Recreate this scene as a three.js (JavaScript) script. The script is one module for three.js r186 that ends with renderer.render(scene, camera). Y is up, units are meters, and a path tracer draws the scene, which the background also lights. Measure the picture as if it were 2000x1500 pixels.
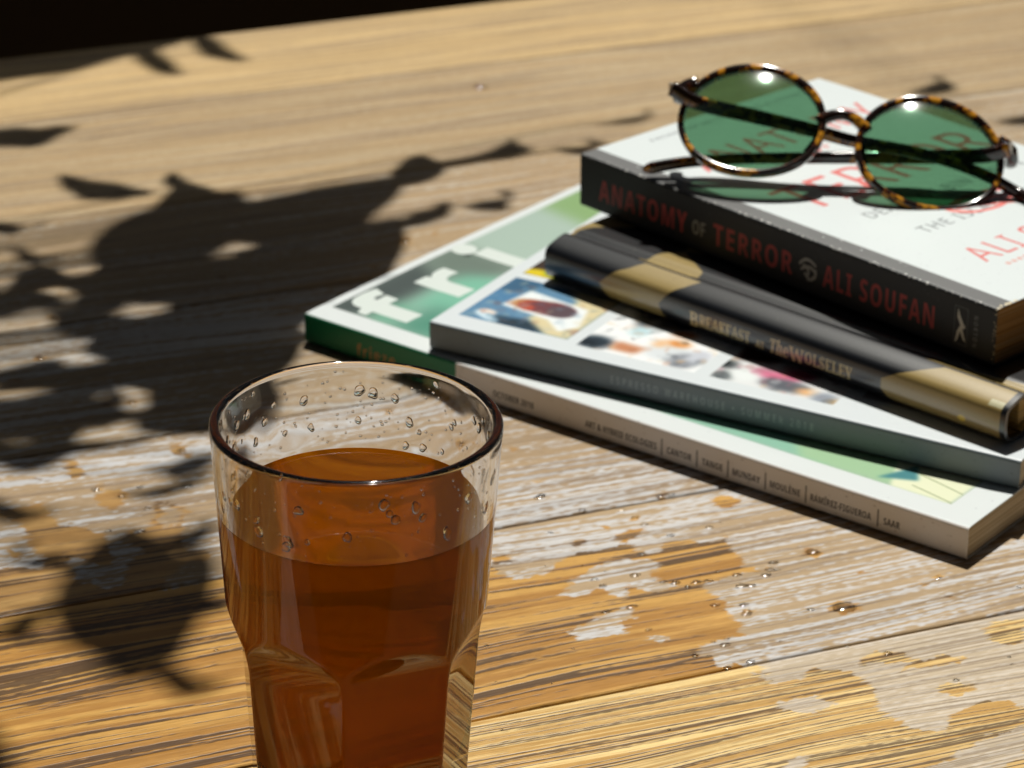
import * as THREE from 'three';
import { mergeGeometries } from 'three/addons/utils/BufferGeometryUtils.js';

// ---------- camera, sky, sun, exposure ----------
const scene = new THREE.Scene();
const R = THREE.MathUtils.degToRad;
const camera = new THREE.PerspectiveCamera(14.85, 4 / 3, 0.05, 60);
camera.position.set(0, 0.4677, 0);
camera.rotation.set(-R(24.403), 0, 0);
camera.focus = 0.86;
camera.userData.fStop = 20;
const SKY = 0.14; // strength of the sky
const SUN = new THREE.Vector3().setFromSphericalCoords(1, R(28.5), R(174)); // 61.5 degrees up, behind the table
// hazy daylight: pale blue overhead, whiter towards the horizon and round the sun, with thin broken cloud
{
  const W = 512, H = 256, data = new Float32Array(W * H * 4), d = new THREE.Vector3();
  const h3 = (x, y, z) => { const s = Math.sin(x * 127.1 + y * 311.7 + z * 74.7) * 43758.5453; return s - Math.floor(s); };
  const n3 = (x, y, z) => {
    const X = Math.floor(x), Y = Math.floor(y), Z = Math.floor(z), f = (t) => t * t * (3 - 2 * t), a = f(x - X), b = f(y - Y), c = f(z - Z), m = (p, q, t) => p + (q - p) * t;
    return m(m(m(h3(X, Y, Z), h3(X + 1, Y, Z), a), m(h3(X, Y + 1, Z), h3(X + 1, Y + 1, Z), a), b), m(m(h3(X, Y, Z + 1), h3(X + 1, Y, Z + 1), a), m(h3(X, Y + 1, Z + 1), h3(X + 1, Y + 1, Z + 1), a), b), c);
  };
  for (let j = 0; j < H; j++) for (let i = 0; i < W; i++) {
    const el = ((j + 0.5) / H - 0.5) * Math.PI, az = ((i + 0.5) / W - 0.5) * 2 * Math.PI;
    d.set(Math.cos(az) * Math.cos(el), Math.sin(el), Math.sin(az) * Math.cos(el));
    const g = Math.acos(Math.min(1, Math.max(-1, d.dot(SUN)))), up = Math.max(0, el);
    const haze = Math.exp(-up / 0.3), glow = 1.3 * Math.exp(-g / 0.24) + 50 * Math.exp(-g / 0.05);
    const q = 1.6 / (0.25 + d.y), c = n3(d.x * q * 2, 3, d.z * q * 2) * 0.55 + n3(d.x * q * 4.1, 9, d.z * q * 4.1) * 0.3 + n3(d.x * q * 8.3, 5, d.z * q * 8.3) * 0.15;
    const cloud = Math.min(1, Math.max(0, (c - 0.46) / 0.2)) * (1 - haze * 0.6);
    const k = (j * W + i) * 4, below = el < 0 ? 0.25 : 1;
    [[0.1, 0.34, 1], [0.145, 0.36, 0.97], [0.215, 0.38, 0.9]].forEach(([blue, white, warm], n) => { data[k + n] = SKY * below * (blue * (1 - haze) + white * haze + cloud * 0.3 + glow * warm); });
    data[k + 3] = 1;
  }
  const t = new THREE.DataTexture(data, W, H, THREE.RGBAFormat, THREE.FloatType);
  t.mapping = THREE.EquirectangularReflectionMapping; t.magFilter = THREE.LinearFilter; t.needsUpdate = true;
  scene.background = t; scene.environment = t;
}
const sun = new THREE.DirectionalLight(new THREE.Color(1, 0.97, 0.89), 4.2);
sun.position.copy(SUN).multiplyScalar(3).add(new THREE.Vector3(0, 0, -1));
sun.target.position.set(0, 0, -1);
sun.castShadow = true; sun.shadow.mapSize.set(2048, 2048);
Object.assign(sun.shadow.camera, { left: -1.2, right: 1.2, top: 1.2, bottom: -1.2, near: 0.1, far: 8 });
sun.name = 'sun';
scene.add(sun, sun.target);
const renderer = new THREE.WebGLRenderer({ antialias: true });
renderer.setSize(1024, 768);
renderer.toneMapping = THREE.LinearToneMapping;
renderer.toneMappingExposure = 1.1;
renderer.shadowMap.enabled = true;

// ---------- helpers ----------
let seed = 7;
const rnd = () => { seed = (seed * 1664525 + 1013904223) >>> 0; return seed / 4294967296; };
const range = (a, b) => a + (b - a) * rnd();
const lerp = THREE.MathUtils.lerp, clamp = THREE.MathUtils.clamp;
const sstep = (a, b, x) => { const t = clamp((x - a) / (b - a), 0, 1); return t * t * (3 - 2 * t); };
const PERM = new Float32Array(65536); { let s = 99; for (let i = 0; i < 65536; i++) { s = (s * 1664525 + 1013904223) >>> 0; PERM[i] = s / 4294967296; } }
const hash = (x, y) => PERM[(Math.imul(x, 374761393) + Math.imul(y, 668265263) >>> 7) & 65535];
function noise(x, y) {
  const ix = Math.floor(x), iy = Math.floor(y); let fx = x - ix, fy = y - iy;
  fx = fx * fx * (3 - 2 * fx); fy = fy * fy * (3 - 2 * fy);
  const a = hash(ix, iy), b = hash(ix + 1, iy), c = hash(ix, iy + 1), d = hash(ix + 1, iy + 1);
  return a + (b - a) * fx + (c - a + (a - b - c + d) * fx) * fy;
}
const fbm = (x, y) => noise(x, y) * 0.55 + noise(x * 2.1 + 7, y * 2.1 + 3) * 0.3 + noise(x * 4.3 + 1, y * 4.3 + 9) * 0.15;
const toS = (l) => 255 * (l <= 0.0031308 ? l * 12.92 : 1.055 * Math.pow(l, 1 / 2.4) - 0.055);
const LUT = new Uint8Array(4096).map((_, i) => Math.round(toS(i / 4095)));
const enc = (l) => LUT[l <= 0 ? 0 : l >= 1 ? 4095 : (l * 4095) | 0];
function dataTex(data, w, h, srgb, wrap = THREE.ClampToEdgeWrapping) {
  const t = new THREE.DataTexture(data, w, h);
  t.magFilter = THREE.LinearFilter; t.wrapS = t.wrapT = wrap;
  if (srgb) t.colorSpace = THREE.SRGBColorSpace;
  t.needsUpdate = true;
  return t;
}
function canvas(w, h, draw) {
  const c = document.createElement('canvas'); c.width = w; c.height = h;
  draw(c.getContext('2d'), w, h);
  return c;
}
function canvasTex(w, h, draw) {
  const t = new THREE.CanvasTexture(canvas(w, h, draw));
  t.colorSpace = THREE.SRGBColorSpace;
  return t;
}
const std = (o) => new THREE.MeshStandardMaterial(o);
const phys = (o) => new THREE.MeshPhysicalMaterial(o);
const lin = (r, g, b) => new THREE.Color().setRGB(r, g, b);
function mesh(name, geometry, material, parent) {
  const m = new THREE.Mesh(geometry, material);
  m.name = name; m.castShadow = m.receiveShadow = true;
  (parent || scene).add(m);
  return m;
}
function thing(name, label, category, group) {
  const o = new THREE.Group(); o.name = name;
  o.userData = { label, category };
  if (group) o.userData.group = group;
  scene.add(o);
  return o;
}
function geo(position, uv, index) {
  const g = new THREE.BufferGeometry();
  g.setAttribute('position', new THREE.Float32BufferAttribute(position, 3));
  if (uv) g.setAttribute('uv', new THREE.Float32BufferAttribute(uv, 2));
  g.setIndex(index);
  g.computeVertexNormals();
  return g;
}

// ---------- shapes of the wet patches and the shading leaves, in millimetres on the table ----------
const WET = [[136,-937,169,-925,177,-925,184,-928,185,-918,186,-908,193,-902,199,-895,200,-885,201,-882,205,-885,208,-896,211,-890,216,-894,221,-912,225,-912,219,-892,225,-893,227,-889,224,-877,223,-872,227,-873,230,-868,229,-865,225,-863,221,-864,215,-860,209,-850,206,-847,212,-847,228,-848,233,-850,272,-835,315,-824,318,-812,329,-811,340,-820,347,-821,354,-822,362,-823,366,-819,367,-812,373,-813,377,-818,384,-817,389,-813,396,-811,399,-815,399,-813,397,-809,398,-797,394,-792,400,-788,391,-788,382,-786,375,-785,376,-778,378,-770,375,-761,378,-756,374,-753,376,-749,368,-750,358,-748,355,-743,359,-736,358,-733,366,-733,369,-718,378,-717,386,-722,396,-715,398,-703,393,-692,396,-677,404,-673,412,-681,423,-684,433,-682,439,-672,488,-673,416,-561,76,-694]];
const DRY = [[161,-923,169,-921,173,-917,174,-909,173,-897,175,-887,175,-881,173,-876,168,-880,160,-883,153,-887],[183,-878,185,-882,189,-877,194,-873,198,-873,199,-883,204,-886,208,-880,206,-875,200,-870,196,-854,190,-855,184,-862,183,-869],[340,-806,349,-812,360,-812,368,-809,368,-804,363,-799,364,-793,370,-787,361,-786,355,-790,353,-795,349,-787,345,-790,343,-796,336,-793,330,-794,330,-797,335,-803],[323,-773,329,-774,336,-779,347,-781,345,-773,340,-772,340,-765,334,-765,324,-766],[343,-759,347,-760,352,-756,349,-755],[365,-707,378,-707,382,-699,373,-698,364,-702],[352,-674,361,-676,355,-669,351,-670],[388,-655,402,-660,419,-666,430,-667,421,-651,404,-648]];
const WET_SPOTS = [[398,-718,407,-726,416,-721,418,-714,427,-715,433,-710,423,-708,414,-710,409,-709,416,-713,406,-718],[416,-698,423,-698,429,-694,423,-690,417,-691],[371,-724,365,-731,371,-731],[449,-724,455,-728,465,-725,457,-712,453,-713,447,-718],[364,-829,369,-830,375,-830,371,-826,366,-822,363,-824],[346,-830,352,-831,354,-828,348,-826],[318,-830,324,-829,323,-824,317,-825],[406,-843,411,-844,415,-838,412,-834,406,-836],[203,-925,206,-927,212,-927,215,-923,214,-920,212,-914,208,-911,205,-912,203,-917],[207,-933,209,-931,208,-926,206,-928],[201,-956,204,-954,204,-947,205,-944,203,-941,200,-941,198,-945,199,-950],[226,-911,228,-909,230,-900,227,-893,226,-895,228,-901,226,-905],[227,-922,230,-920,229,-917,227,-919],[166,-896,170,-890,168,-888,165,-891],[186,-947,188,-945,187,-943,186,-944]];
const DROPS = [[413,-754,5.4,4.5],[421,-793,3.2,3.6],[382,-763,2.2,2.2],[452,-761,2.0,1],[445,-759,1,1.4],[448,-748,1,1],[390,-851,2.0,2.2],[349,-912,3.2,4.1],[355,-905,1.4,2.2],[388,-1116,2.8,5.4],[366,-1093,1.4,2.2],[403,-1119,1,1.4],[491,-1296,3.2,4.1],[326,-954,2.0,2.0],[226,-998,2.0,2.2],[242,-949,2.2,6.3],[201,-1033,2.0,2.0],[213,-1050,2.2,3.0],[227,-1088,2.2,3.0],[217,-1109,1,2.2],[236,-997,2.2,2.0],[375,-839,2.0,1.4],[362,-836,1.4,1.4],[339,-809,1.4,1],[290,-801,1.4,1],[347,-896,1,1],[354,-878,1.4,1.4],[402,-788,1,1.4],[430,-773,1.4,1],[303,-1105,2.2,2.0]];
const LEAVES = [[-216,788,-1742,-165,748,-1734,28],[-117,735,-1636,-166,698,-1641,22],[-198,700,-1585,-166,665,-1562,12],[-82,770,-1596,-6,732,-1649,54],[-75,630,-1447,-17,598,-1531,50],[-115,875,-1612,-75,831,-1690,58],[-34,735,-1509,-129,698,-1437,54],[-71,595,-1484,-157,565,-1434,46],[-92,805,-1520,-54,765,-1593,48],[-95,875,-1568,-143,831,-1555,30],[-42,910,-1620,-20,864,-1703,40],[-94,700,-1529,-113,665,-1613,30],[-142,700,-1485,-169,665,-1499,14],[-55,630,-1426,-113,598,-1349,50],[-106,875,-1494,-151,831,-1443,48],[-55,875,-1510,-80,831,-1434,40],[-155,788,-1402,-90,748,-1388,9],[-141,875,-1407,-113,831,-1377,12],[-57,875,-1426,-93,831,-1389,9],[-74,1050,-1477,-52,998,-1355,48],[-91,1085,-1452,-35,1031,-1408,36],[-44,1015,-1441,-77,964,-1348,34],[-14,700,-1646,38,665,-1660,9],[26,700,-1659,36,665,-1668,17],[61,735,-1693,75,698,-1686,15],[240,788,-1803,252,748,-1807,18],[-15,700,-1571,9,665,-1587,14],[17,700,-1601,33,665,-1600,16],[276,788,-1758,295,748,-1757,16],[-305,875,-1884,-105,831,-1926,62],[-107,1050,-1350,-92,998,-1284,15],[81,788,-1758,109,748,-1757,7],[-79,506,-1470,-58,480,-1437,12.479556332838564],[-61,607,-1537,-34,577,-1540,22.242601640087017],[-51,602,-1544,-55,572,-1500,11.698932678904482],[-20,589,-1566,-6,559,-1588,22.80716541668746],[-43,1038,-1763,-72,986,-1762,23.674373727861557],[-86,578,-1498,-115,549,-1505,18.095260411366645],[-45,671,-1515,-19,638,-1478,23.847746722961332],[-46,832,-1585,-27,791,-1578,24.11707583806064],[-55,464,-1407,-78,441,-1379,16.896688276692913],[-53,713,-1521,-49,678,-1522,10.741151984056202],[-43,912,-1626,-71,866,-1607,15.485492246754497],[-70,526,-1409,-88,500,-1383,20.122639708656305],[-82,1198,-1821,-90,1138,-1820,18.93646373733427],[-105,983,-1680,-83,934,-1642,22.242595861220416],[-123,557,-1463,-134,529,-1424,17.344300034722814],[-65,1239,-1878,-40,1177,-1873,21.758047303582813],[-117,830,-1590,-123,789,-1528,22.403830963602374],[-87,667,-1595,-119,634,-1608,14.694564058510021],[-81,648,-1438,-65,616,-1401,25.38901795851048],[-38,668,-1472,-19,634,-1447,22.53993079714168],[-71,571,-1405,-44,542,-1369,16.783240308347917],[-51,534,-1397,-31,508,-1375,20.829233881308888],[-50,517,-1389,-75,492,-1374,25.962184433409448],[-84,739,-1483,-85,703,-1490,25.802518153221776],[-98,483,-1415,-113,459,-1391,16.739535384595644],[-152,486,-1394,-145,461,-1404,10.506405715561623],[-101,429,-1385,-95,407,-1352,23.915352256499197],[-77,561,-1463,-57,533,-1461,25.849131413663507],[-146,607,-1459,-167,577,-1468,21.915620570242794],[-66,825,-1604,-59,783,-1551,24.396189682977074],[-65,1041,-1678,-87,989,-1676,20.27990273416485],[-54,1114,-1736,-74,1059,-1730,14.292784731212926],[-45,940,-1683,-19,893,-1642,25.38838107918036],[-83,940,-1597,-71,893,-1584,25.49655941360492],[-79,994,-1627,-67,944,-1577,19.10729497339526],[-72,492,-1438,-68,467,-1405,24.757791895478068],[-92,848,-1491,-72,806,-1450,22.52751569522436],[-91,555,-1352,-79,527,-1351,20.743708683047046],[-119,392,-1244,-119,373,-1257,18.422538332896508],[-52,704,-1463,-76,668,-1459,23.835517198676044],[-77,384,-1284,-94,364,-1252,18.367780674104175],[-105,582,-1350,-100,553,-1351,18.694058829995367],[-119,1244,-1671,-127,1181,-1620,17.78643201058801],[-109,906,-1508,-92,861,-1468,24.16548626016169],[-108,1180,-1647,-98,1121,-1635,11.070685938428936],[-101,1119,-1620,-109,1063,-1565,16.759431137820776],[-113,893,-1499,-104,848,-1488,12.388911405391072],[-141,529,-1298,-169,503,-1290,21.368187328423005],[-65,1062,-1453,-88,1009,-1429,21.449386549114752],[-57,1314,-1612,-57,1249,-1555,15.708649066592333],[-58,910,-1309,-76,864,-1297,19.752558101133953],[-31,1404,-1582,-57,1334,-1540,14.890406481830695],[-39,1318,-1547,-58,1252,-1522,12.25068107267573],[-81,758,-1284,-93,721,-1276,11.320961785986517],[-138,953,-1979,-114,906,-1896,15.951810502706422],[-216,1221,-2093,-247,1160,-2089,16.440759139738354],[-289,542,-1715,-318,515,-1740,14.809282288942846],[-287,1125,-2020,-251,1069,-2009,22.81767146098845],[-108,952,-1988,-84,904,-1915,17.923857410074184],[-108,1010,-2018,-115,959,-2062,11.869189640524512],[-85,875,-1528,-142,831,-1483,30],[-111,875,-1453,-146,831,-1421,26],[-62,875,-1494,-97,831,-1451,26],[-132,787,-1480,-163,748,-1440,22],[-55,875,-1444,-83,831,-1410,14],[-49,963,-1438,-66,914,-1393,14],[-94,963,-1411,-114,914,-1396,12],[-94,1050,-1422,-108,998,-1376,12],[-54,1050,-1385,-37,998,-1344,12],[-168,787,-1599,-151,748,-1568,10],[-179,735,-1525,-154,698,-1484,22],[-20,788,-1576,-41,748,-1516,26]];
const BEADS = [[385,-792],[369,-790],[368,-790],[365,-792],[375,-788],[371,-786],[379,-787],[374,-771],[405,-791],[406,-791],[402,-787],[404,-786],[388,-780],[391,-779],[390,-788],[381,-822],[396,-823],[343,-839],[345,-797],[358,-800],[344,-802],[348,-780],[381,-762],[383,-768],[402,-757],[347,-764],[358,-741],[354,-743],[360,-732],[368,-749],[366,-746],[368,-733],[369,-733],[363,-749],[376,-833],[399,-784],[339,-780],[184,-882],[212,-921],[220,-925],[236,-920],[218,-908],[201,-896],[211,-892],[170,-924],[173,-882],[205,-929],[350,-866],[360,-851],[373,-846],[424,-699],[412,-722],[366,-813],[351,-867],[394,-851],[369,-963],[238,-974]];
// ---------- the setting: ground, added dark backdrop, wooden table ----------
const ground = mesh('ground', new THREE.PlaneGeometry(40, 40).rotateX(-Math.PI / 2), std({ color: lin(0.035, 0.028, 0.02), roughness: 0.95 }));
ground.position.set(0, -0.75, -1); ground.userData.kind = 'structure';

// unseen wall and overhead sheet, added to hold sky light off the near side
const blockerWall = thing('sky_blocker_wall', 'added dark wall behind the camera that holds back sky light', 'blocker');
{
  const m = std({ color: lin(0.035, 0.03, 0.026), roughness: 0.8 });
  const w = new THREE.BoxGeometry(9, 3.6, 0.2); w.translate(0, 1.05, 1.1); mesh('wall', w, m, blockerWall);
}
const sky_blocker = thing('sky_blocker', 'added dark sheet overhead that holds back sky light', 'sky_blocker');  // out of view, added to cut the sky light from above
{
  const g = new THREE.BoxGeometry(8, 0.02, 2.1); g.rotateX(R(6)); g.translate(0, 1.78, -0.02);
  mesh('blocker_sheet', g, std({ color: lin(0.045, 0.038, 0.03), roughness: 0.9 }), sky_blocker);
  const v = new THREE.BoxGeometry(8, 0.16, 0.012); v.translate(0, 1.8, -1.07); mesh('blocker_edge', v, std({ color: lin(0.045, 0.038, 0.03), roughness: 0.9 }), sky_blocker);
}

const BETA = R(21.4); // the boards run at this angle to the picture
const table = thing('wooden_table', 'weathered oak plank table top with wet amber patches', 'table');
table.rotation.y = BETA;
const SEAMS = [-1.4264, -1.3296, -1.197, -1.081, -0.965, -0.849, -0.7316, -0.638];
// per board: texture window along the grain, grain frequency, tones
const BOARDS = [
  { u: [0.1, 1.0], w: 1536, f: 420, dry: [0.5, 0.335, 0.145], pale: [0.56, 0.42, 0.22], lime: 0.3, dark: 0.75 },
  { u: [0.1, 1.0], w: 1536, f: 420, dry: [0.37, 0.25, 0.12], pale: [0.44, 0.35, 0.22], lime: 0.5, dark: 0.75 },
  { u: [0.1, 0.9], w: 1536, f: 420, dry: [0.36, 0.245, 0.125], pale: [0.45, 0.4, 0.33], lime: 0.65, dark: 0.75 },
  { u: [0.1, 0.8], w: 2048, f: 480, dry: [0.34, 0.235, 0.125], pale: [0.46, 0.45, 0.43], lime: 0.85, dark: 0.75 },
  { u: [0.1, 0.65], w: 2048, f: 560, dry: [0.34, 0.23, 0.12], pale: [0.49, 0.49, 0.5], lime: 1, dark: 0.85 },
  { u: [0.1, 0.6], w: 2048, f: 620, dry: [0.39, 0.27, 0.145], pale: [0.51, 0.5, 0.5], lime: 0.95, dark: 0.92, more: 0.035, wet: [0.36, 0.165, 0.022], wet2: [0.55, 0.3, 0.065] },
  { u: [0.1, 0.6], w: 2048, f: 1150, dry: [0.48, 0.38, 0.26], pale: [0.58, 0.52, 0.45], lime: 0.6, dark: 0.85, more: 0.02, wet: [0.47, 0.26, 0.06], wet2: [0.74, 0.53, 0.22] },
];
function boardMaps(b, i) {
  const v0 = SEAMS[i], v1 = SEAMS[i + 1], [u0, u1] = b.u, W = b.w, H = W >= 2048 ? 512 : W / 4;
  const sx = W / ((u1 - u0) * 1000), sy = H / ((v1 - v0) * 1000);
  const mask = canvas(W, H, (g) => {
    g.fillStyle = '#000'; g.fillRect(0, 0, W, H);
    const fill = (list, style) => { g.fillStyle = style; for (const p of list) { g.beginPath(); for (let k = 0; k < p.length; k += 2) g.lineTo((p[k] - u0 * 1000) * sx, (p[k + 1] - v0 * 1000) * sy); g.fill(); } };
    fill(WET, '#fff'); fill(DRY, '#000'); fill(WET_SPOTS, '#fff');
    g.fillStyle = '#fff';
    for (const [u, v, a, c] of DROPS) { g.beginPath(); g.ellipse((u - u0 * 1000) * sx, (v - v0 * 1000) * sy, a * sx, c * sy, 0, 0, 7); g.fill(); }
  }).getContext('2d').getImageData(0, 0, W, H).data;
  const col = new Uint8Array(W * H * 4), sur = new Uint8Array(W * H * 4), o = i * 37.7;
  const wetA = b.wet || [0.36, 0.19, 0.05], wetB = b.wet2 || [0.45, 0.26, 0.08];
  for (let y = 0; y < H; y++) {
    const v = v0 + (v1 - v0) * (y + 0.5) / H;
    for (let x = 0; x < W; x++) {
      const u = u0 + (u1 - u0) * (x + 0.5) / W;
      // cathedral figure: the grain lines bend slowly along the board
      const bend = (fbm(u * 2.6 + o, v * 8 + o) - 0.5) * 0.045 + (noise(u * 11 + o, v * 50) - 0.5) * 0.003;
      const vv = v + bend, ring = vv * b.f;
      const streak = noise(u * 9 + o, ring) * 0.5 + noise(u * 24 + o * 2, ring * 2.1) * 0.32 + noise(u * 50, ring * 4.3 + o) * 0.18;
      const broad = fbm(u * 6 + o + 40, vv * 70 + o);
      const fibre = noise(u * 70 + o, vv * 2600) * 0.5 + noise(u * 160, vv * 5200 + o) * 0.5;
      const grit = noise(u * 420, v * 1500 + o);
      const pore = sstep(0.52, 0.64, (b.more || 0) + streak + (broad - 0.5) * 0.42 + (fibre - 0.5) * 0.2 + (grit - 0.5) * 0.1);
      // ragged outline of the water
      let wet = 0; // soaked wood: the outline frays along the grain, with a narrow damp margin
      const fray = (noise(u * 40 + o, vv * 1500) - 0.5) * 3 + (noise(u * 120, vv * 700 + o) - 0.5) * 2;
      for (const q of [-1, 0, 1]) {
        const jx = Math.round((fray + q * 0.5 + (fbm(u * 300, v * 300 + o) - 0.5) * 4) * sx), jy = Math.round(((fbm(u * 300 + 50, v * 300 + o) - 0.5) * 4.4 + q * 0.2) * sy);
        wet += mask[(clamp(y + jy, 0, H - 1) * W + clamp(x + jx, 0, W - 1)) * 4] / 765;
      }
      const lime = sstep(0.42, 0.7, noise(u * 13 + o + 11, ring * 1.25 + 5) * 0.5 + noise(u * 30 + o, ring * 2.7) * 0.2 + fibre * 0.22 + (broad - 0.4) * 0.4 + (grit - 0.5) * 0.34) * b.lime;  // pale streaks: limed grain plus sun and sky sheen put into the colour
      const tone = 0.8 + 0.26 * fibre + 0.14 * grit + (broad - 0.5) * 0.36;
      const k = (y * W + x) * 4;
      for (let c = 0; c < 3; c++) {
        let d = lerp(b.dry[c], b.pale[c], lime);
        d = lerp(d, [0.13, 0.085, 0.055][c], pore * 0.62 * b.dark * (1 - lime * 0.55)) * tone;
        let a = lerp(wetA[c], wetB[c], sstep(0.3, 0.75, noise(u * 8 + o, ring * 0.6 + 20) * 0.65 + fibre * 0.35));
        a = lerp(a, [0.06, 0.026, 0.006][c], pore * b.dark) * (tone * 0.85 + 0.15);
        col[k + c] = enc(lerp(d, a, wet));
      }
      col[k + 3] = 255;
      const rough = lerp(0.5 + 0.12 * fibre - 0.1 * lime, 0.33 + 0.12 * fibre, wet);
      const height = lerp(0.72 - 0.5 * pore + (fibre - 0.5) * 0.36 + (streak - 0.5) * 0.3, 0.7 - 0.22 * pore + (fibre - 0.5) * 0.14, wet);
      sur[k] = clamp(height, 0, 1) * 255; sur[k + 1] = clamp(rough, 0, 1) * 255; sur[k + 2] = 0; sur[k + 3] = 255;
    }
  }
  const wrap = THREE.MirroredRepeatWrapping;
  return [dataTex(col, W, H, true, wrap), dataTex(sur, W, H, false, wrap)];
}
BOARDS.forEach((b, i) => {
  const [map, surface] = boardMaps(b, i), gap = 0.0003;
  const v0 = SEAMS[i] + gap, v1 = SEAMS[i + 1] - gap, x0 = -0.75, x1 = 1.45, t = 0.03, e = 0.0009;
  // board with eased long edges; uv from metres along and across
  const prof = [[v0, -t], [v0, -e], [v0 + e * 0.4, -e * 0.35], [v0 + e, 0], [v1 - e, 0], [v1 - e * 0.4, -e * 0.35], [v1, -e], [v1, -t]];
  const pos = [], uv = [], idx = [], n = prof.length;
  for (const x of [x0, x1]) for (const [v, y] of prof) { pos.push(x, y, v); uv.push((x - b.u[0]) / (b.u[1] - b.u[0]), (v - SEAMS[i]) / (SEAMS[i + 1] - SEAMS[i])); }
  for (let k = 0; k < n; k++) { const k2 = (k + 1) % n; idx.push(k, k2, n + k, k2, n + k2, n + k); }
  for (const [s, fl] of [[0, 0], [n, 1]]) for (let k = 1; k < n - 1; k++) fl ? idx.push(s, s + k, s + k + 1) : idx.push(s, s + k + 1, s + k);
  const g = geo(pos, uv, idx).toNonIndexed(); g.computeVertexNormals();
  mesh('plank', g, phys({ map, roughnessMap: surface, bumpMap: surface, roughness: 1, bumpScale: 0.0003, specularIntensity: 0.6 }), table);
});

const wall = thing('dark_backdrop', 'added dark timber backdrop beyond the far edge of the table', 'wall');  // backdrop added so the area beyond the table stays dark
wall.rotation.y = BETA;
{
  const m = std({ color: lin(0.11, 0.07, 0.032), roughness: 0.9 });
  for (let k = 0; k < 7; k++) {
    const g = new THREE.BoxGeometry(2.4, 0.118, 0.03); g.translate(0.4, -0.75 + 0.06 + k * 0.122, -1.86);
    mesh('board', g, m, wall);
  }
}

// ---------- books ----------
// A sheet bent along a profile [z, y] and run along x (0..L), with thickness towards the inside; uv from the callback.
function sheet(profile, thick, L, uvOf, nx = 2, bendY = null) {
  const n = profile.length, pos = [], uv = [], idx = [], inner = [];
  const len = [0];
  for (let k = 1; k < n; k++) len.push(len[k - 1] + Math.hypot(profile[k][0] - profile[k - 1][0], profile[k][1] - profile[k - 1][1]));
  for (let k = 0; k < n; k++) {
    const a = profile[Math.max(0, k - 1)], b = profile[Math.min(n - 1, k + 1)], d = Math.hypot(b[0] - a[0], b[1] - a[1]);
    inner.push([profile[k][0] - (b[1] - a[1]) / d * thick, profile[k][1] + (b[0] - a[0]) / d * thick]);
  }
  const put = (list) => { const s = pos.length / 3; for (let i = 0; i <= nx; i++) list.forEach(([z, y], k) => { const x = L * i / nx; pos.push(x, y + (bendY ? bendY(x, z) : 0), z); uv.push(...uvOf(x / L, len[k] / len[n - 1])); }); return s; };
  const o = put(profile), q = put(inner);
  for (let i = 0; i < nx; i++) for (let k = 0; k < n - 1; k++) {
    const a = i * n + k, b = a + 1, c = a + n, d = c + 1;
    idx.push(o + a, o + c, o + b, o + b, o + c, o + d, q + a, q + b, q + c, q + b, q + d, q + c);
  }
  // rims, with vertices of their own so that the edges stay crisp
  const rim = (list) => { const s = pos.length / 3; for (const [a, b] of list) for (const j of [o + a, q + a, o + b, q + b]) { pos.push(pos[j * 3], pos[j * 3 + 1], pos[j * 3 + 2]); uv.push(uv[j * 2], uv[j * 2 + 1]); } list.forEach((_, k) => { const t = s + k * 4; idx.push(t, t + 1, t + 2, t + 1, t + 3, t + 2); }); };
  const ends = [];
  for (let k = 0; k < n - 1; k++) { ends.push([k, k + 1]); ends.push([nx * n + k + 1, nx * n + k]); }
  for (let i = 0; i < nx; i++) { ends.push([(i + 1) * n, i * n]); ends.push([i * n + n - 1, (i + 1) * n + n - 1]); }
  rim(ends);
  return geo(pos, uv, idx);
}
const arc = (cz, cy, r, a0, a1, n = 6) => Array.from({ length: n + 1 }, (_, k) => { const a = R(a0 + (a1 - a0) * k / n); return [cz + Math.cos(a) * r, cy + Math.sin(a) * r]; });
function pagesTexture(base, dark, lines, seed0) {
  return canvasTex(512, 128, (g, w, h) => {
    g.fillStyle = base; g.fillRect(0, 0, w, h);
    seed = seed0;
    for (let k = 0; k < lines; k++) { g.globalAlpha = range(0.08, 0.5); g.fillStyle = rnd() < 0.6 ? dark : '#fff6e0'; g.fillRect(0, rnd() * h, w, range(0.4, 1.6)); }
    g.globalAlpha = 1;
  });
}
// paper block: box with uv that run across the page edges
function block(x0, x1, y0, y1, z0, z1, bulge = 0) {
  const g = new THREE.BoxGeometry(x1 - x0, y1 - y0, z1 - z0, 1, 6, 1);
  g.translate((x0 + x1) / 2, (y0 + y1) / 2, (z0 + z1) / 2);
  return g;
}
function paperback({ name, label, L, W, t, front, spine, back, pages, rough = 0.35, wear, lift, coverSeg = 12 }) {
  const b = thing(name, label, 'book');
  const r = 0.0012, th = 0.0004;
  const bend = lift || null;
  const covers = (m) => phys({ roughness: rough, specularIntensity: 1, ...m });
  mesh('back_cover', sheet([[-W, 0], [-W * 0.5, 0], [-0.0015, 0]], th, L, (u, v) => [1 - v, 1 - u], coverSeg), covers(back), b);
  mesh('spine', sheet([[-0.0015, 0], ...arc(-r, r, r, -80, 0), ...arc(-r, t - r, r, 0, 62)], th, L, (u, v) => [u, v], coverSeg), covers(spine), b);
  mesh('front_cover', sheet([...arc(-r, t - r, r, 62, 90, 3), [-0.004, t], [-W * 0.33, t], [-W * 0.66, t], [-W, t]], th, L, (u, v) => [v, 1 - u], coverSeg, bend), covers(front), b);
  mesh('page_block', block(0.0006, L - 0.0006, th + 0.00015, t - th - 0.00015, -W + 0.0008, -0.0012), std({ map: pages, roughness: 0.9, bumpMap: pages, bumpScale: 0.0002 }), b);
  return b;
}
const place = (o, x, y, z, deg) => { o.position.set(x, y, z); o.rotation.y = -R(deg); return o; };
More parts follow.
